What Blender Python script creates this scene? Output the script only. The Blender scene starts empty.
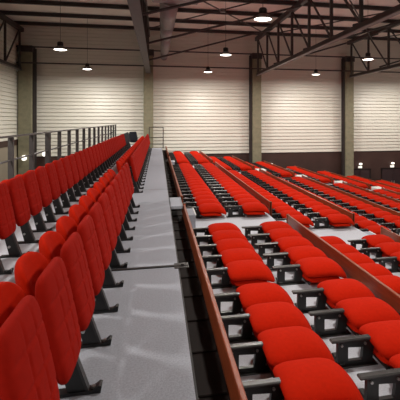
import bpy, math, random
from mathutils import Vector, Matrix
random.seed(7)
S = bpy.context.scene
COL = S.collection
PI = math.pi

# ------------------------------------------------------------------ camera
H = 1.65            # eye height over the walkway carpet
F = 410.0           # focal length in pixels of the 400 px frame
YAW = math.radians(11.5)
cam = bpy.data.cameras.new('camera'); co = bpy.data.objects.new('camera', cam); COL.objects.link(co)
cam.sensor_width = 36; cam.lens = F / 400 * 36
cam.shift_x = -0.1035; cam.shift_y = -0.20
cam.clip_start = 0.05; cam.clip_end = 200
co.location = (0, 0, H); co.rotation_euler = (PI / 2, 0, -YAW)
S.camera = co

def project(x, y, z):
    d = y * math.cos(YAW) + x * math.sin(YAW)
    u = x * math.cos(YAW) - y * math.sin(YAW)
    if d < 0.2: return None
    return 241.4 + F * u / d, 120 + F * (H - z) / d

# ------------------------------------------------------------------ materials
def mat(name, col, rough=0.6, metal=0.0, var=0.0, scale=8.0, bump=0.0, bscale=60.0, spec=0.5, sheen=0.0, col2=None, stretch=None, coat=0.0):
    m = bpy.data.materials.new(name); m.use_nodes = True
    nt = m.node_tree; b = nt.nodes['Principled BSDF']
    b.inputs['Roughness'].default_value = rough; b.inputs['Metallic'].default_value = metal
    b.inputs['Specular IOR Level'].default_value = spec
    b.inputs['Coat Weight'].default_value = coat
    if sheen:
        b.inputs['Sheen Weight'].default_value = sheen
    tc = nt.nodes.new('ShaderNodeTexCoord')
    mp = nt.nodes.new('ShaderNodeMapping'); nt.links.new(tc.outputs['Object'], mp.inputs[0])
    if stretch: mp.inputs['Scale'].default_value = stretch
    n = nt.nodes.new('ShaderNodeTexNoise'); n.inputs['Scale'].default_value = scale; n.inputs['Detail'].default_value = 4
    nt.links.new(mp.outputs[0], n.inputs['Vector'])
    r = nt.nodes.new('ShaderNodeValToRGB')
    c2 = col2 or tuple(max(0, c * (1 - var)) for c in col)
    r.color_ramp.elements[0].position = 0.3; r.color_ramp.elements[1].position = 0.7
    r.color_ramp.elements[0].color = (*c2, 1); r.color_ramp.elements[1].color = (*col, 1)
    nt.links.new(n.outputs['Fac'], r.inputs[0]); nt.links.new(r.outputs[0], b.inputs['Base Color'])
    if bump:
        n2 = nt.nodes.new('ShaderNodeTexNoise'); n2.inputs['Scale'].default_value = bscale; n2.inputs['Detail'].default_value = 2
        nt.links.new(mp.outputs[0], n2.inputs['Vector'])
        bp = nt.nodes.new('ShaderNodeBump'); bp.inputs['Strength'].default_value = bump; bp.inputs['Distance'].default_value = 0.01
        nt.links.new(n2.outputs['Fac'], bp.inputs['Height']); nt.links.new(bp.outputs[0], b.inputs['Normal'])
    return m

def emis(name, col, strength):
    m = bpy.data.materials.new(name); m.use_nodes = True
    b = m.node_tree.nodes['Principled BSDF']
    b.inputs['Base Color'].default_value = (*col, 1)
    b.inputs['Emission Color'].default_value = (*col, 1); b.inputs['Emission Strength'].default_value = strength
    return m

M = dict(
    red=mat('red_fabric', (0.50, 0.014, 0.0025), 0.9, var=0.12, scale=30, bump=0.15, bscale=500, spec=0.06),
    quilt=mat('dimmed_red_quilted_fabric', (0.32, 0.008, 0.003), 0.9, var=0.12, scale=30, bump=0.15, bscale=500, spec=0.08),  # seat red darkened, so the upright panels' dimmer light sits in the colour
    black_fabric=mat('black_fabric', (0.016, 0.018, 0.026), 0.8, var=0.2, scale=30, spec=0.3),
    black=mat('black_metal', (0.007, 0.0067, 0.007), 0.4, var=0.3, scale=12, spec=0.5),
    armbar=mat('worn_dark_metal', (0.07, 0.066, 0.066), 0.35, metal=0.6, var=0.4, scale=9),
    steel=mat('bare_steel', (0.45, 0.44, 0.43), 0.35, metal=0.9, var=0.2),
    grey_steel=mat('grey_steel', (0.20, 0.185, 0.175), 0.5, metal=0.3, var=0.25, scale=3),
    rail=mat('dark_grey_railing_paint', (0.085, 0.075, 0.075), 0.5, var=0.2, scale=3),
    carpet=mat('grey_carpet', (0.43, 0.45, 0.51), 0.95, col2=(0.32, 0.335, 0.385), scale=70, bump=0.5, bscale=220, spec=0.1),
    pale_carpet=mat('pale_grey_carpet', (0.58, 0.60, 0.66), 0.95, col2=(0.47, 0.485, 0.54), scale=70, bump=0.5, bscale=220, spec=0.1),
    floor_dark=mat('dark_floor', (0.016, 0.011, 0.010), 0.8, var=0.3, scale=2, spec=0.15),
    wood=mat('orange_brown_wood', (0.27, 0.056, 0.017), 0.4, col2=(0.18, 0.034, 0.010), scale=6, stretch=(6, 0.6, 6), spec=0.5),
    wall=mat('cream_cladding', (0.76, 0.73, 0.65), 0.42, var=0.05, scale=0.6, spec=0.5),
    band=mat('dark_brown_panel', (0.062, 0.028, 0.022), 0.55, var=0.2, scale=1.5),
    door=mat('plum_door_paint', (0.045, 0.022, 0.024), 0.5, var=0.2, scale=2),
    concrete=mat('olive_concrete', (0.27, 0.25, 0.165), 0.85, var=0.22, scale=5, bump=0.3, bscale=30),
    truss=mat('dark_painted_steel', (0.045, 0.036, 0.034), 0.5, var=0.2, scale=3),
    roof=mat('roof_board', (0.85, 0.77, 0.68), 0.8, var=0.15, scale=0.8),
    duct=mat('galvanised_duct', (0.27, 0.25, 0.245), 0.5, metal=0.3, var=0.12, scale=3),
    white=mat('white_paint', (0.75, 0.74, 0.72), 0.5, var=0.06),
    tan=mat('tan_plaster', (0.34, 0.29, 0.22), 0.8, var=0.1, scale=1),
    lens=emis('lamp_glow', (1.0, 0.94, 0.83), 14),
    sign=emis('lit_sign_glow', (1.0, 0.97, 0.85), 1.2),
    globe=emis('wall_lamp_glow', (1.0, 0.95, 0.82), 2.2),
)

# ------------------------------------------------------------------ mesh builder
class MB:
    def __init__(s): s.v = []; s.f = []
    def add(s, vs, fs):
        o = len(s.v); s.v += [tuple(v) for v in vs]; s.f += [tuple(i + o for i in f) for f in fs]; return s
    def box(s, x0, x1, y0, y1, z0, z1, M4=None):
        vs = [Vector((x, y, z)) for x in (x0, x1) for y in (y0, y1) for z in (z0, z1)]
        if M4: vs = [M4 @ v for v in vs]
        return s.add(vs, [(0, 1, 3, 2), (4, 6, 7, 5), (0, 4, 5, 1), (2, 3, 7, 6), (0, 2, 6, 4), (1, 5, 7, 3)])
    def rbox(s, x0, x1, y0, y1, z0, z1, b=0.01):
        # box with all edges chamfered
        xs = (x0, x0 + b, x1 - b, x1); ys = (y0, y0 + b, y1 - b, y1); zs = (z0, z0 + b, z1 - b, z1)
        idx = {}; vs = []
        def V(i, j, k):
            if (i, j, k) not in idx: idx[(i, j, k)] = len(vs); vs.append((xs[i], ys[j], zs[k]))
            return idx[(i, j, k)]
        fs = []
        for a in (0, 3):
            fs.append([V(a, 1, 1), V(a, 2, 1), V(a, 2, 2), V(a, 1, 2)])
            fs.append([V(1, a, 1), V(2, a, 1), V(2, a, 2), V(1, a, 2)])
            fs.append([V(1, 1, a), V(2, 1, a), V(2, 2, a), V(1, 2, a)])
        n = {0: 1, 3: 2}
        for a in (0, 3):
            for c in (0, 3):
                fs.append([V(a, n[c], 1), V(a, n[c], 2), V(n[a], c, 2), V(n[a], c, 1)])
                fs.append([V(a, 1, n[c]), V(a, 2, n[c]), V(n[a], 2, c), V(n[a], 1, c)])
                fs.append([V(1, a, n[c]), V(2, a, n[c]), V(2, n[a], c), V(1, n[a], c)])
                for e in (0, 3):
                    fs.append([V(a, n[c], n[e]), V(n[a], c, n[e]), V(n[a], n[c], e)])
        return s.add(vs, fs)
    def tube(s, p, q, r, n=10, r2=None):
        p = Vector(p); q = Vector(q); d = (q - p).normalized()
        a = d.orthogonal().normalized(); b = d.cross(a)
        r2 = r if r2 is None else r2
        vs = []
        for i in range(n):
            t = 2 * PI * i / n; vs.append(p + (a * math.cos(t) + b * math.sin(t)) * r)
        for i in range(n):
            t = 2 * PI * i / n; vs.append(q + (a * math.cos(t) + b * math.sin(t)) * r2)
        fs = [(i, (i + 1) % n, n + (i + 1) % n, n + i) for i in range(n)] + [tuple(range(n)), tuple(range(n, 2 * n))]
        return s.add(vs, fs)
    def bar(s, p, q, w, h):
        # rectangular bar, h measured as near vertical as it can
        p = Vector(p); q = Vector(q); d = (q - p).normalized()
        up = Vector((0, 0, 1)) if abs(d.z) < 0.95 else Vector((0, 1, 0))
        a = d.cross(up).normalized(); b = a.cross(d).normalized()
        vs = [e + a * i * w / 2 + b * j * h / 2 for e in (p, q) for i, j in ((-1, -1), (1, -1), (1, 1), (-1, 1))]
        return s.add(vs, [(0, 1, 2, 3), (4, 5, 6, 7), (0, 1, 5, 4), (1, 2, 6, 5), (2, 3, 7, 6), (3, 0, 4, 7)])
    def lathe(s, prof, n=20, at=(0, 0, 0), cap=True):
        vs = []; fs = []
        for r, z in prof:
            for i in range(n):
                t = 2 * PI * i / n; vs.append((at[0] + r * math.cos(t), at[1] + r * math.sin(t), at[2] + z))
        k = len(prof)
        for j in range(k - 1):
            for i in range(n):
                fs.append((j * n + i, j * n + (i + 1) % n, (j + 1) * n + (i + 1) % n, (j + 1) * n + i))
        if cap: fs += [tuple(range(n)), tuple(range((k - 1) * n, k * n))]
        return s.add(vs, fs)
    def extrude(s, pts, y0, y1):
        # polygon in XZ pulled along Y
        n = len(pts)
        vs = [(x, y0, z) for x, z in pts] + [(x, y1, z) for x, z in pts]
        return s.add(vs, [tuple(range(n)), tuple(range(n, 2 * n))] + [(i, (i + 1) % n, n + (i + 1) % n, n + i) for i in range(n)])
    def loop(s, outer, inner, y0, y1):
        # polygon ring (same count outer / inner) in XZ pulled along Y
        n = len(outer)
        vs = [(x, y, z) for y in (y0, y1) for P in (outer, inner) for x, z in P]
        fs = []
        for i in range(n):
            j = (i + 1) % n
            fs += [(i, j, n + j, n + i), (2 * n + i, 2 * n + j, 3 * n + j, 3 * n + i),
                   (i, j, 2 * n + j, 2 * n + i), (n + i, n + j, 3 * n + j, 3 * n + i)]
        return s.add(vs, fs)
    def cushion(s, fn, n=18, m=18, ex=5.0, puff=4.0):
        # closed pillow: fn(a, b, t) maps unit outline coords a, b and side t in [-1, 1] to a point
        def cs(k, K):
            u = -1 + 2 * k / K
            return math.copysign(1 - (1 - abs(u)) ** 1.45, u)
        idx = {}; vs = []
        def V(i, j, side):
            edge = i in (0, n) or j in (0, m)
            key = (i, j, 0 if edge else side)
            if key not in idx:
                u = cs(i, n); w = cs(j, m)
                r = max(abs(u), abs(w)); q = (abs(u) ** ex + abs(w) ** ex) ** (1 / ex)
                k = r / q if q else 1
                t = 0 if edge else side * math.sqrt(max(0, 1 - r ** puff))
                idx[key] = len(vs); vs.append(fn(u * k, w * k, t))
            return idx[key]
        fs = []
        for side in (1, -1):
            for i in range(n):
                for j in range(m):
                    q = [V(i, j, side), V(i + 1, j, side), V(i + 1, j + 1, side), V(i, j + 1, side)]
                    fs.append(q if side > 0 else q[::-1])
        return s.add(vs, fs)
    def build(s, name, material, parent=None, smooth=False, loc=None):
        me = bpy.data.meshes.new(name); me.from_pydata(s.v, [], s.f); me.validate(); me.update()
        import bmesh
        bm = bmesh.new(); bm.from_mesh(me); bmesh.ops.recalc_face_normals(bm, faces=bm.faces); bm.to_mesh(me); bm.free()
        me.materials.append(material)
        if smooth:
            for p in me.polygons: p.use_smooth = True
        o = bpy.data.objects.new(name, me); COL.objects.link(o)
        if parent: o.parent = parent
        if loc: o.location = loc
        return o

def tag(o, label, cat, group=None):
    o['label'] = label; o['category'] = cat
    if group: o['group'] = group
    return o
def thing(name, label, cat, loc=(0, 0, 0), rz=0, group=None):
    o = bpy.data.objects.new(name, None); COL.objects.link(o)
    o.empty_display_size = 0.1; o.location = loc; o.rotation_euler.z = rz
    return tag(o, label, cat, group)
def struct(o): o['kind'] = 'structure'; return o
CH = {}
def kids(o):
    if o.name not in CH: CH[o.name] = list(o.children)
    return CH[o.name]
def dup(root, loc, label, group=None):
    def cp(o, par):
        c = o.copy(); COL.objects.link(c)
        if par: c.parent = par
        for k in kids(o): cp(k, c)
        return c
    r = cp(root, None); r.location = loc; r['label'] = label
    if group: r['group'] = group
    return r

UNITS = ['', 'first', 'second', 'third', 'fourth', 'fifth', 'sixth', 'seventh', 'eighth', 'ninth', 'tenth', 'eleventh', 'twelfth',
         'thirteenth', 'fourteenth', 'fifteenth', 'sixteenth', 'seventeenth', 'eighteenth', 'nineteenth']
def nth(n):
    if n < 20: return UNITS[n]
    t = {2: ('twentieth', 'twenty'), 3: ('thirtieth', 'thirty'), 4: ('fortieth', 'forty'), 5: ('fiftieth', 'fifty')}[n // 10]
    return t[0] if n % 10 == 0 else t[1] + '-' + UNITS[n % 10]

# ------------------------------------------------------------------ layout numbers
WALL_Y = 28.3; LEFT_X = -8.6; RIGHT_X = 22.0; BACK_Y = -7.0
FLOOR_Z = -4.2; ROOF_Z = 7.65
COLX = [-0.62, 6.75, 13.7, 20.7]
TIER = 2.125; DROP = 0.37; P0X = 0.50
END_Y = 26.3
FAR_Y = 24.6       # end of the upper walkway

# ------------------------------------------------------------------ room shell
def slat_wall(name, a0, a1, z0, z1, fixed, axis, sign):
    """cladding of overlapping horizontal boards; axis 'x': wall runs along X at y=fixed"""
    mb = MB(); pitch = 0.235; z = z0; prof = [] 
    while z < z1 - 0.01:
        t = min(z + pitch, z1)
        prof += [(0.040, z), (0.046, z + 0.015), (0.010, t - 0.04), (-0.03, t - 0.032), (-0.03, t)]
        z = t
    n = len(prof); vs = []
    for a in (a0, a1):
        for o, zz in prof:
            vs.append((a, fixed + sign * o, zz) if axis == 'x' else (fixed + sign * o, a, zz))
    bk = len(vs)
    fs = [(i, i + 1, n + i + 1, n + i) for i in range(n - 1)]
    mb.add(vs, fs)
    if axis == 'x': mb.box(a0, a1, *sorted((fixed - sign * 0.05, fixed - sign * 0.25)), z0, z1)
    else: mb.box(*sorted((fixed - sign * 0.05, fixed - sign * 0.25)), a0, a1, z0, z1)
    me = bpy.data.meshes.new(name); me.from_pydata(mb.v, [], mb.f); me.materials.append(M['wall'])
    o = bpy.data.objects.new(name, me); COL.objects.link(o)
    return struct(o)

struct(MB().box(LEFT_X - .3, RIGHT_X + .3, BACK_Y - .3, WALL_Y + .3, FLOOR_Z - .2, FLOOR_Z).build('floor', M['floor_dark']))
struct(MB().box(LEFT_X - .3, RIGHT_X + .3, BACK_Y - .3, WALL_Y + .3, ROOF_Z, ROOF_Z + .15).build('ceiling', M['roof']))
slat_wall('wall_far', LEFT_X, RIGHT_X, -0.68, ROOF_Z, WALL_Y, 'x', -1)
struct(MB().box(LEFT_X, RIGHT_X, WALL_Y, WALL_Y + .2, FLOOR_Z, -0.70).build('wall_far_base', M['band']))
struct(MB().box(LEFT_X, RIGHT_X, WALL_Y - .05, WALL_Y + .05, -0.70, -0.675).build('trim_1', M['grey_steel']))
slat_wall('wall_left', BACK_Y, WALL_Y, 0.45, ROOF_Z, LEFT_X, 'y', 1)
struct(MB().box(LEFT_X - .2, LEFT_X, BACK_Y, WALL_Y, FLOOR_Z, 0.10).build('wall_left_base', M['tan']))
struct(MB().box(LEFT_X - .2, LEFT_X + .03, BACK_Y, WALL_Y, 0.10, 0.45).build('trim_2', M['band']))
slat_wall('wall_right', BACK_Y, WALL_Y, -0.68, ROOF_Z, RIGHT_X, 'y', -1)
struct(MB().box(RIGHT_X, RIGHT_X + .2, BACK_Y, WALL_Y, FLOOR_Z, -0.68).build('wall_right_base', M['band']))
slat_wall('wall_back', LEFT_X, RIGHT_X, FLOOR_Z, ROOF_Z, BACK_Y, 'x', 1)

# concrete columns along the far wall
cl = ['olive concrete column in the left corner of the hall', 'olive concrete column rising behind the end of the walkway',
      'olive concrete column behind the seats, in the middle of the far wall', 'olive concrete column on the far wall left of the dark doors',
      'olive concrete column in the far right of the hall']
for i, x in enumerate([-8.12] + COLX):
    t = thing('concrete_column', cl[i], 'column', (x, WALL_Y - .35, FLOOR_Z), 0, 'columns along the far wall')
    w = 0.40 if i == 0 else 0.31
    MB().rbox(-w, w, -.28, .28, 0, 10.1, .03).build('shaft', M['concrete'], t)
    side = 1 if i == 0 else -1
    if i == 1: side = 0
    g = MB(); xx = side * (w + .10)
    g.box(xx - .09, xx + .09, -.10, -.085, 0, 10.35); g.box(xx - .09, xx + .09, .085, .10, 0, 10.35); g.box(xx - .012, xx + .012, -.085, .085, 0, 10.35)
    if side == 0: g = None
    p = g and g.build('steel_post', M['truss'], t)
    if p: p['label'] = 'dark steel post bolted beside the column'
    MB().rbox(-w - .05, w + .05, -.33, .33, 10.1, 10.5, .02).build('capital', M['truss'], t)

# exit doors in the dark base of the far wall
def door(n, x0, x1):
    t = bpy.data.objects.new('door_%d' % n, None); COL.objects.link(t); t.location = (x0, WALL_Y, FLOOR_Z); struct(t)
    w = x1 - x0; g = MB()
    g.box(-.06, 0, -.06, 0, 0, 2.2); g.box(w, w + .06, -.06, 0, 0, 2.2); g.box(-.06, w + .06, -.06, 0, 2.14, 2.2)
    g.build('door_frame', M['black'], t)
    for k in range(2):
        a = k * w / 2
        MB().rbox(a + .01, a + w / 2 - .01, -.045, -.002, 0.01, 2.13, .008).build('door_leaf', M['door'], t)
        bx = w / 2 - .14 if k == 0 else w / 2 + .06
        MB().rbox(bx, bx + .08, -.075, -.045, .95, 1.25, .01).build('push_plate', M['steel'], t)
door(1, 14.0, 15.6); door(2, 16.6, 18.4); door(3, 7.1, 8.7)
for x, lab in ((7.9, 'lit emergency light on the dark wall beside the middle column'),
               (14.8, 'lit emergency light over the dark double door near the right column'),
               (17.45, 'lit emergency light over the double door furthest right')):
    t = thing('emergency_light', lab, 'emergency light', (x, WALL_Y, -1.72 if x > 9 else -1.60), 0, 'emergency lights over the doors')
    MB().rbox(-.17, .17, -.05, 0, -.24, -.06, .015).build('sign_box', M['white'], t)
    MB().rbox(-.15, .15, -.058, -.05, -.22, -.08, .003).build('sign_panel', M['sign'], t)
    MB().lathe([(.02, -.02), (.10, 0), (.13, .06), (.10, .12), (0.02, .14)], 16, (0, -.13, .03)).build('lamp_head', M['globe'], t, True)
    MB().box(-.03, .03, -.13, 0, .06, .10).build('bracket', M['white'], t)
for x, y, z, lab in ((-8.12, WALL_Y - .63, -.70, 'glowing round wall lamp fixed to the left corner column'),
                     (-7.1, WALL_Y - .03, -.50, 'glowing round wall lamp on the far wall, right of the corner column')):
    t = thing('wall_lamp', lab, 'wall lamp', (x, y, z), -PI / 2, 'round wall lamps at the left')
    MB().rbox(0, .04, -.14, .14, -.14, .14, .01).build('back_plate', M['white'], t)
    MB().lathe([(.02, -.17), (.10, -.14), (.135, -.05), (.135, .05), (.10, .14), (.02, .17)], 18, (.15, 0, 0)).build('lamp_globe', M['globe'], t, True)
# ------------------------------------------------------------------ roof steel
BOT = H + 3.1; TOP = H + 5.65
tl = ['dark roof truss along the left wall', 'dark roof truss overhead in line with the walkway', 'dark roof truss overhead, running out from the middle column',
      'dark roof truss overhead, running out from the right column', 'dark roof truss furthest right']
T_Y0, T_Y1, T_ST = 27.95, -6.2, 2.44
for i, x in enumerate([-8.35] + COLX):
    t = thing('roof_truss', tl[i], 'roof truss', (x, 0, BOT), 0, 'roof trusses')
    w = .32 if i == 1 else .22
    g = MB(); ch = .28 if i == 1 else .19; g.bar((0, T_Y0, ch / 2), (0, T_Y1, ch / 2), .08, ch); g.build('bottom_chord', M['truss'], t)
    g = MB(); g.box(-w / 2, w / 2, T_Y1, T_Y0, -.03, 0); p = g.build('bottom_flange', M['rail'] if i == 1 else M['grey_steel'], t); p['label'] = 'paler grey bottom flange'
    g = MB(); hh = TOP - BOT; g.bar((0, T_Y0, hh), (0, T_Y1, hh), .2, .26); g.build('top_chord', M['truss'], t)
    y = T_Y0 - .5; k = 0
    while y > T_Y1:
        MB().bar((0, y, .2), (0, y, hh - .1), .11, .11).build('web_post', M['truss'], t)
        if y - T_ST > T_Y1:
            a, b = ((hh - .1), .2)
            MB().bar((0, y - .08, a), (0, y - T_ST + .08, b), .07, .07).build('web_diagonal', M['truss'], t)
        y -= T_ST; k += 1
# purlins across the hall
y = T_Y0 - .9; n = 1
while y > -6:
    g = MB(); zb = TOP + .13
    g.box(LEFT_X, RIGHT_X, y - .06, y + .06, zb + .19, zb + .21); g.box(LEFT_X, RIGHT_X, y - .012, y + .012, zb + .02, zb + .19); g.box(LEFT_X, RIGHT_X, y - .07, y + .07, zb, zb + .02)
    tag(g.build('purlin', M['truss']), 'dark roof purlin crossing the hall, %s out from the far wall' % nth(n), 'purlin', 'roof purlins')
    y -= T_ST; n += 1
# wall ties, sway rods and cross bracing
for z, lab in ((H + 4.55, 'upper dark tie rod running along the far wall'), (H + 3.55, 'lower dark tie rod running along the far wall')):
    tag(MB().tube((LEFT_X, WALL_Y - .75, z), (RIGHT_X, WALL_Y - .75, z), .045, 8).build('tie_rod', M['truss']), lab, 'tie rod')
XS = [-8.35] + COLX
bays = ['left bay', 'bay over the walkway', 'bay right of the middle column', 'bay furthest right']
for i in range(1, 4):
    for k, yy in enumerate((23.7, 18.6, 13.5, 8.4)):
        o = MB().tube((XS[i] + .05, yy, BOT + .26), (XS[i + 1] - .05, yy, TOP - .2), .05, 8).build('sway_brace', M['truss'])
        tag(o, 'slanting dark brace in the %s, %s from far wall' % (bays[i], nth(k + 1)), 'brace', 'slanting roof braces')
    t = thing('cross_brace', 'flat crossed bracing rods under the roof in the %s' % bays[i], 'brace', ((XS[i] + XS[i + 1]) / 2, 19.5, H + 5.3), 0, 'crossed roof bracing')
    a = (XS[i + 1] - XS[i]) / 2 - .08
    MB().tube((-a, 4.9, 0), (a, -4.9, 0), .035, 8).build('rod', M['truss'], t)
    MB().tube((-a, -4.9, -.08), (a, 4.9, -.08), .035, 8).build('rod', M['truss'], t)
    MB().lathe([(.14, -.12), (.14, .04)], 14).build('ring_plate', M['grey_steel'], t)

# ventilation duct over the walkway
t = thing('ventilation_duct', 'round pale metal ventilation duct hanging over the walkway', 'duct', (0.40, 0, H + 4.25))
segs = [(28.2, .23), (25.8, .24), (21, .28), (18.4, .31), (14.2, .36)]
for (ya, ra), (yb, rb) in zip(segs, segs[1:]):
    MB().tube((0, ya, 0), (0, yb, 0), ra, 24, rb).build('duct_section', M['duct'], t, True)
    MB().tube((0, yb + .04, 0), (0, yb - .04, 0), rb + .02, 24).build('joint_band', M['duct'], t)
    MB().tube((0, yb, rb), (0, yb, ROOF_Z - H - 4.25), .012, 6).build('hanger', M['truss'], t)
MB().rbox(-.60, .95, 13.0, 14.2, -.28, .50, .03).build('plenum_box', M['duct'], t)

# pendant lamps
POW = {(3, 4.9): .75, (3, -1.8): .4, (-4, 4.9): .9, (10, 4.9): .5, (10, -1.8): .4, (10, 18.3): .6, (17, 18.3): .5, (10, 11.6): .7, (17, 11.6): .4, (17, 4.9): .4, (3, 18.3): .75,
       (-4, 25): 1.15, (3, 25): 1.15, (10, 25): 1.15, (17, 25): 1.15}
LX = {-4: 'left', 3: 'over the walkway side', 10: 'in the right bay', 17: 'furthest right'}
LZ = H + 2.95
names = {(-4, 25): 'lit pendant lamp by the far wall left of the walkway', (3, 25): 'lit pendant lamp by the far wall just left of the middle column',
         (10, 25): 'lit pendant lamp by the far wall between middle and right columns', (17, 25): 'lit pendant lamp by the far wall at the right edge',
         (-4, 18.3): 'lit pendant lamp at upper left, nearer of the left pair', (3, 18.3): 'lit pendant lamp between the duct and the middle column, second row from wall',
         (10, 18.3): 'lit pendant lamp just right of the right column', (3, 11.6): 'large bright pendant lamp at top centre, nearest the camera'}
rows_y = {25: 'by the wall', 18.3: 'second from far wall', 11.6: 'third from far wall', 4.9: 'fourth from far wall', -1.8: 'fifth from far wall'}
first = None
for yy in rows_y:
    for xx in LX:
        if (xx, yy) == (-4, 11.6): continue
        lab = names.get((xx, yy)) or 'lit pendant lamp high over the %s, %s' % ({-4: 'space left of walkway', 3: 'rows beside walkway', 10: 'middle rows', 17: 'lowest rows'}[xx], rows_y[yy])
        if first is None:
            t = thing('pendant_lamp', lab, 'lamp', (xx, yy, LZ), 0, 'pendant lamps')
            # shade: bell reflector
            MB().lathe([(.265, -.02), (.275, 0), (.24, .06), (.17, .11), (.12, .14), (.11, .135), (.16, .10), (.23, .05), (.26, 0)], 28, cap=False).build('reflector', M['grey_steel'], t, True)
            MB().lathe([(.02, -.035), (.15, -.03), (.25, -.005), (.255, .01), (.02, .02)], 28).build('lens', M['lens'], t)
            MB().lathe([(.115, .13), (.12, .15), (.12, .28), (.09, .32), (.03, .33)], 20).build('gear_housing', M['black'], t, True)
            MB().tube((0, 0, .32), (0, 0, ROOF_Z - LZ), .008, 8).build('cord', M['black'], t)
            first = t
        else:
            t = dup(first, (xx, yy, LZ), lab)
        ld = bpy.data.lights.new('lamp_light', 'AREA'); ld.shape = 'DISK'; ld.size = .56; ld.energy = 330 * POW.get((xx, yy), 1); ld.color = (1.0, .95, .87)
        lo = bpy.data.objects.new('lamp_light', ld); COL.objects.link(lo); lo.location = (xx, yy, LZ - .06)

# ------------------------------------------------------------------ upper walkway, its two rows and the railing
t = thing('upper_walkway', 'grey carpeted walkway deck running past the upright seats', 'walkway')
MB().box(-1.02, .22, -3, FAR_Y, -.08, 0).build('carpet_deck', M['carpet'], t)
MB().box(.22, .235, -3, FAR_Y, -.30, 0.0).build('edge_trim', M['black'], t)
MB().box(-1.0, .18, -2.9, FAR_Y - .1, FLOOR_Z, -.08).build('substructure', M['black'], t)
for y in (9.95, 15.1, 20.2):
    MB().box(-1.0, .22, y - .012, y + .012, -.004, .001).build('joint_strip', M['grey_steel'], t)
p = MB(); p.box(-.62, .33, 4.66, 4.70, .001, .012); p.box(.18, .34, 4.60, 4.76, .001, .008); p.tube((.27, 4.68, 0), (.27, 4.68, .025), .02, 10)
tag(p.build('joint_strip', M['armbar']), 'metal joint strip lying across the walkway carpet with a bolted end plate', 'joint strip')
t = thing('rear_platform', 'slightly raised grey carpeted platform under the back row of upright seats', 'platform')
MB().box(-2.7, -1.02, -3, END_Y, -.08, .1).build('carpet_deck', M['pale_carpet'], t)
MB().box(-2.6, -1.04, -2.9, END_Y - .1, FLOOR_Z, -.08).build('substructure', M['black'], t)
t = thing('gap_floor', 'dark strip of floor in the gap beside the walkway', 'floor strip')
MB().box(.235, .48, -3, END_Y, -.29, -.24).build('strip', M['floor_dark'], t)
for k in range(44):  # low bars added to stand in for soft light smears along the gap
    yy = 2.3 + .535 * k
    MB().rbox(.24, .475, yy - .05, yy + .05, -.24, -.225, .006).build('light_smear_bar', M['floor_dark'], t)
t = thing('bridge_plate', 'pale landing plate bridging the gap at the near aisle', 'landing plate')
MB().rbox(.236, .46, 7.95, 8.85, -.06, .0, .006).build('plate', M['carpet'], t); MB().box(.46, .472, 7.95, 8.85, -.06, .006).build('nosing', M['steel'], t)

# handrail closing the end of the walkway
t = thing('end_handrail', 'thin dark handrail across the far end of the walkway', 'handrail', (0, FAR_Y - .08, 0))
for x in (-.5, .30): MB().tube((x, 0, 0), (x, 0, 1.22), .022, 8).build('post', M['truss'], t)
for z in (1.22, .62, .25): MB().tube((-.5, 0, z), (.30, 0, z), .02, 8).build('rail', M['truss'], t)
for x in (-.5, .30): MB().box(x - .06, x + .06, -.06, .06, 0, .015).build('base_plate', M['truss'], t)

# long railing behind the back row
RX = -2.5
t = thing('guard_railing', 'grey metal guard railing behind the back row of red seats', 'railing', (RX, 0, .1))
py = 4.2
while py < 26:
    g = MB(); g.rbox(-.045, .045, py - .025, py + .025, 0, 1.25, .006)
    if abs(py - 10.2) < .3: g.rbox(-.045, .045, py + .10, py + .15, 0, 1.25, .006)
    g.build('post', M['rail'], t)
    MB().box(-.06, .06, py - .09, py + .09, 0, .014).build('base_plate', M['grey_steel'], t)
    py += 1.19
MB().bar((0, 4.1, 1.265), (0, 26, 1.265), .06, .03).build('top_rail', M['rail'], t)
for z in (.85, .50): MB().tube((0, 4.1, z), (0, 26, z), .018, 8).build('mid_rail', M['rail'], t)

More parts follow.
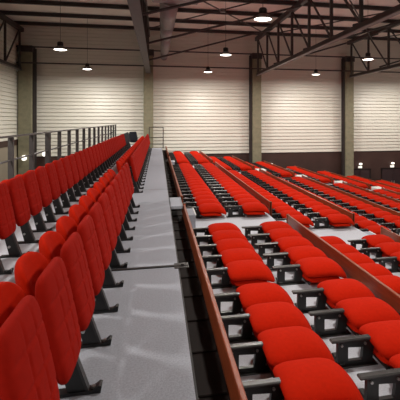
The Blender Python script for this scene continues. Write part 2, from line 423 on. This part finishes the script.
# upright chair (origin on the floor under its seat; faces +X; its leg stands at its far side)
TILT = math.radians(12)
def tilt(x, z, x0, z0, t=TILT):
    c, s_ = math.cos(t), math.sin(t)
    return x0 + x * c - z * s_, z0 + x * s_ + z * c
def gauss(d, w): return math.exp(-(d / w) ** 2)
def make_upright(fabric, label):
    t = thing('tip_up_chair', label, 'chair')
    def seat(a, b, k):
        seam = max(gauss(a + .28, .035), gauss(a - .30, .035), gauss(b - .50, .028), gauss(b - .0, .028), gauss(b + .50, .028)) if k > 0 else 0
        seam *= 1 - max(abs(a), abs(b)) ** 6
        wd = .232 * (1 - .12 * max(0, -b) ** 2 - .08 * max(0, b) ** 1.5)
        x = .036 * k * (1 - .30 * seam); z = .285 * b
        x += .010 * (1 - a * a) * (1 if k > 0 else .3)
        X, Z = tilt(x, z + .285, .012, .305)
        return (X, a * wd, Z)
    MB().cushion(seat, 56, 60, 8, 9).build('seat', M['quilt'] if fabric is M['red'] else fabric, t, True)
    def back(a, b, k):
        wd = .247 * (1 - .06 * max(0, b) ** 2)
        x = .05 * k + .06 * abs(a) ** 2.2 - .02
        z = .285 * b - .03 * max(0, b) * a * a
        X, Z = tilt(x, z + .285, -.215, .222, math.radians(17))
        return (X, a * wd, Z)
    MB().cushion(back, 22, 22, 3.8, 4).build('backrest', fabric, t, True)
    g = MB(); ly = .252
    lean = lambda x, z: (x - z * .30, z)
    g.extrude([lean(-.05, 0.02), lean(.055, .02), lean(.045, .54), lean(-.03, .54)], ly - .02, ly + .02)
    L = g.build('leg', M['black'], t)
    g = MB(); g.extrude([lean(.055, .0), lean(.072, .0), lean(.06, .30), lean(.045, .30)], ly - .025, ly + .025)
    g.build('edge_strip', M['armbar'], L)
    for z in (.12, .24):
        MB().tube((lean(-.02, z)[0], ly - .035, z), (lean(-.02, z)[0], ly + .03, z), .014, 8).build('bolt', M['steel'], L)
    g = MB(); g.extrude([(-.15, 0), (.135, 0), (.142, .042), (.125, .046), (.09, .020), (-.15, .020)], ly - .03, ly + .03)
    g.build('foot_plate', M['black'], t)
    MB().tube((.09, ly, .015), (.09, ly, .034), .014, 8).build('anchor_bolt', M['steel'], t)
    g = MB(); g.tube((-.10, -.24, .37), (-.10, ly - .02, .37), .018, 8); g.build('hinge_bar', M['black'], t)
    return t

ROW1X = -.475; ROW2X = -1.585
count1 = 0; proto = None; proto_b = None
for k in range(42):
    y = 1.84 + .535 * k
    if y > FAR_Y - .4: break
    if 7.95 < y < 9.3: continue
    count1 += 1
    lab = 'upright red tip-up seat beside the walkway, %s from the near end of its row' % nth(count1)
    if proto is None: proto = make_upright(M['red'], lab); proto.location = (ROW1X, y, 0); proto['group'] = 'upright seats beside the walkway'
    else: dup(proto, (ROW1X, y, 0), lab, 'upright seats beside the walkway')
c2 = 0; cb = 0
for k in range(48):
    y = 4.28 + .535 * k
    if y > 24.3: break
    if y < 20.9:
        c2 += 1
        dup(proto, (ROW2X, y, .1), 'upright red tip-up seat in the back row by the railing, %s from the near end' % nth(c2), 'upright seats in the back row')
    else:
        cb += 1
        lab = 'upright black seat at the far end of the back row, %s past the red ones' % nth(cb)
        if proto_b is None: proto_b = make_upright(M['black_fabric'], lab); proto_b.location = (ROW2X, y, .1); proto_b['group'] = 'black seats ending the back row'
        else: dup(proto_b, (ROW2X, y, .1), lab)

o = dup(proto_b, (-1.45, 24.9, .1), 'upright black seat standing across the far end of the back row')
o.rotation_euler.z = -PI / 2
# ------------------------------------------------------------------ the raked tiers on the right
NT = 9
def floor_z(k): return -.60 - DROP * k
def plank_x(k): return P0X + TIER * k
AISLES = [(8.0, 9.15), (18.95, 20.15)]
for k in range(NT):
    x0 = plank_x(k); z = floor_z(k)
    t = thing('seating_tier', 'carpeted seating tier, %s platform down from the walkway' % nth(k + 1), 'platform', (x0, 0, z), 0, 'carpeted seating tiers')
    MB().box(-.03, TIER - .04, -2, END_Y + .8, -.08, 0).build('carpet_deck', M['pale_carpet'], t)
    MB().box(.10, TIER - .06, -1.9, END_Y + .7, FLOOR_Z - z, -.08).build('substructure', M['black'], t)
    segs = [(-2, AISLES[0][0] + .1, 'near'), (AISLES[0][1] + (.25 if k else -.2), AISLES[1][0], 'middle'), (AISLES[1][1], END_Y, 'far')]
    bh = .60 if k == 0 else .67
    for a, b, nm in segs:
        p = thing('back_board', 'orange-brown wooden back board of the %s tier, %s length' % (nth(k + 1), nm), 'board', (x0, 0, z), 0, 'wooden back boards')
        MB().rbox(-.02, .02, a, b, 0, bh, .006).build('board', M['wood'], p)
        MB().rbox(-.03, .03, b - .05, b, 0, bh + .012, .006).build('end_post', M['wood'], p)
        MB().rbox(-.03, .03, a, a + .05, 0, bh + .012, .006).build('end_post', M['wood'], p)
    for a, (ya, yb) in zip(('near', 'far'), AISLES):
        s = thing('step_block', 'pale grey step block in the %s aisle, %s tier down' % (a, nth(k + 1)), 'step', (x0 + .04, 0, z), 0, 'aisle step blocks')
        hi, wd = (.30, .22) if a == 'near' or k < 2 else (.54, .40)
        MB().rbox(0, wd, ya + .45, yb - .05, 0, hi, .008).build('block', M['carpet'] if a == 'near' or k < 2 else M['white'], s)
        MB().rbox(wd - .015, wd + .012, ya + .45, yb - .05, hi - .015, hi + .008, .004).build('nosing', M['white'], s)

# folded chair: origin on the tier floor at its bracket's left end; lies towards +X
def make_folded(label):
    t = thing('folded_chair', label, 'chair')
    def back(a, b, k):
        x = .665 + .32 * a; y = .258 * b * (1 - .17 * max(0, a) ** 3)
        z = .185 + .078 * k + .05 * (1 - b * b)
        z -= .125 * max(0, a) ** 2.6 + .01 * max(0, -a) ** 3
        return (x, y, z)
    MB().cushion(back, 28, 24, 6.5, 3.2).build('backrest', M['red'], t, True)
    def seat(a, b, k):
        x = .63 + .25 * a; y = -.02 + .235 * b
        z = .105 + .045 * k - .03 * max(0, a) ** 2
        return (x, y, z)
    MB().cushion(seat, 16, 14, 5, 4).build('seat', M['red'], t, True)
    # side frame with a window, in the XZ plane
    g = MB(); o_ = [(.03, 0), (.37, 0), (.40, .225), (.035, .225)]; i_ = [(.135, .05), (.27, .05), (.285, .165), (.135, .175)]
    g.loop(o_, i_, -.02, .02)
    fr = g.build('side_frame', M['black'], t)
    for x in (.07, .30): MB().tube((x, -.035, .20), (x, .02, .20), .012, 8).build('bolt', M['steel'], fr)
    g = MB(); g.rbox(-.03, .42, -.034, .034, .225, .252, .009); g.build('arm_bar', M['armbar'], t)
    g = MB(); g.rbox(-.01, .42, -.05, .05, 0, .014, .004); g.rbox(.05, .10, -.03, .16, .014, .04, .005); g.build('base_plate', M['black'], t)
    g = MB(); g.tube((.40, -.25, .085), (.40, .25, .085), .02, 8); g.build('hinge_bar', M['black'], t)
    MB().rbox(.385, .43, -.05, .05, .19, .24, .012).build('hinge_cap', M['black'], t)
    return t

blocks = [('near', [2.50, 3.04, 3.57, 4.11, 4.65, 5.47, 6.0, 6.53, 7.06, 7.59]),
          ('middle', [9.46 + .535 * i for i in range(18)]),
          ('far', [20.42 + .535 * i for i in range(11)])]
fold = None; total = 0
cand = []
for k in range(NT):
    for s_ in (0, 1):
        r = 2 * k + s_ + 1
        x = plank_x(k) + .065 + s_ * 1.0; z = floor_z(k)
        off = [0, -.08][s_] + (0 if k == 0 else random.uniform(-.04, .04))
        for nm, ys in blocks:
            c = 0
            for y in ys:
                q = project(x + .66, y + off, z + .25); e = project(x + .35, y + off + .25, z + .3)
                if not e or e[0] > 402 or e[1] > 402: continue
                c += 1
                cand.append((y, r, nm, c, (x, y + off, z)))
cand.sort(key=lambda c: (Vector(c[4]) - Vector((0, 0, H))).length)
for y, r, nm, c, loc in cand[:300]:
    lab = 'folded red seat, %s from near end of %s block, %s row below the walkway' % (nth(c), nm, nth(r))
    grp = 'folded seats in the %s row below the walkway' % nth(r)
    if fold is None: fold = make_folded(lab); fold.location = loc; fold['group'] = grp
    else: dup(fold, loc, lab, grp)
rest = cand[300:]
if rest:
    g = MB()
    for _, _, _, _, (x, y, z) in rest:
        g.rbox(x + .36, x + .97, y - .25, y + .25, z + .08, z + .30, .05)
    o = g.build('distant_folded_seats', M['red'])
    tag(o, 'rest of the folded red seats in the lowest far right rows', 'chairs'); o['kind'] = 'stuff'

# ------------------------------------------------------------------ world and colour
w = bpy.data.worlds.new('world'); S.world = w; w.use_nodes = True
w.node_tree.nodes['Background'].inputs[0].default_value = (.02, .02, .022, 1)
S.view_settings.view_transform = 'Standard'; S.view_settings.look = 'None'
S.view_settings.exposure = -0.5; S.view_settings.gamma = 1; S.view_settings.use_curve_mapping = False
S.cycles.use_denoising = True
S.cycles.max_bounces = 8; S.cycles.diffuse_bounces = 5
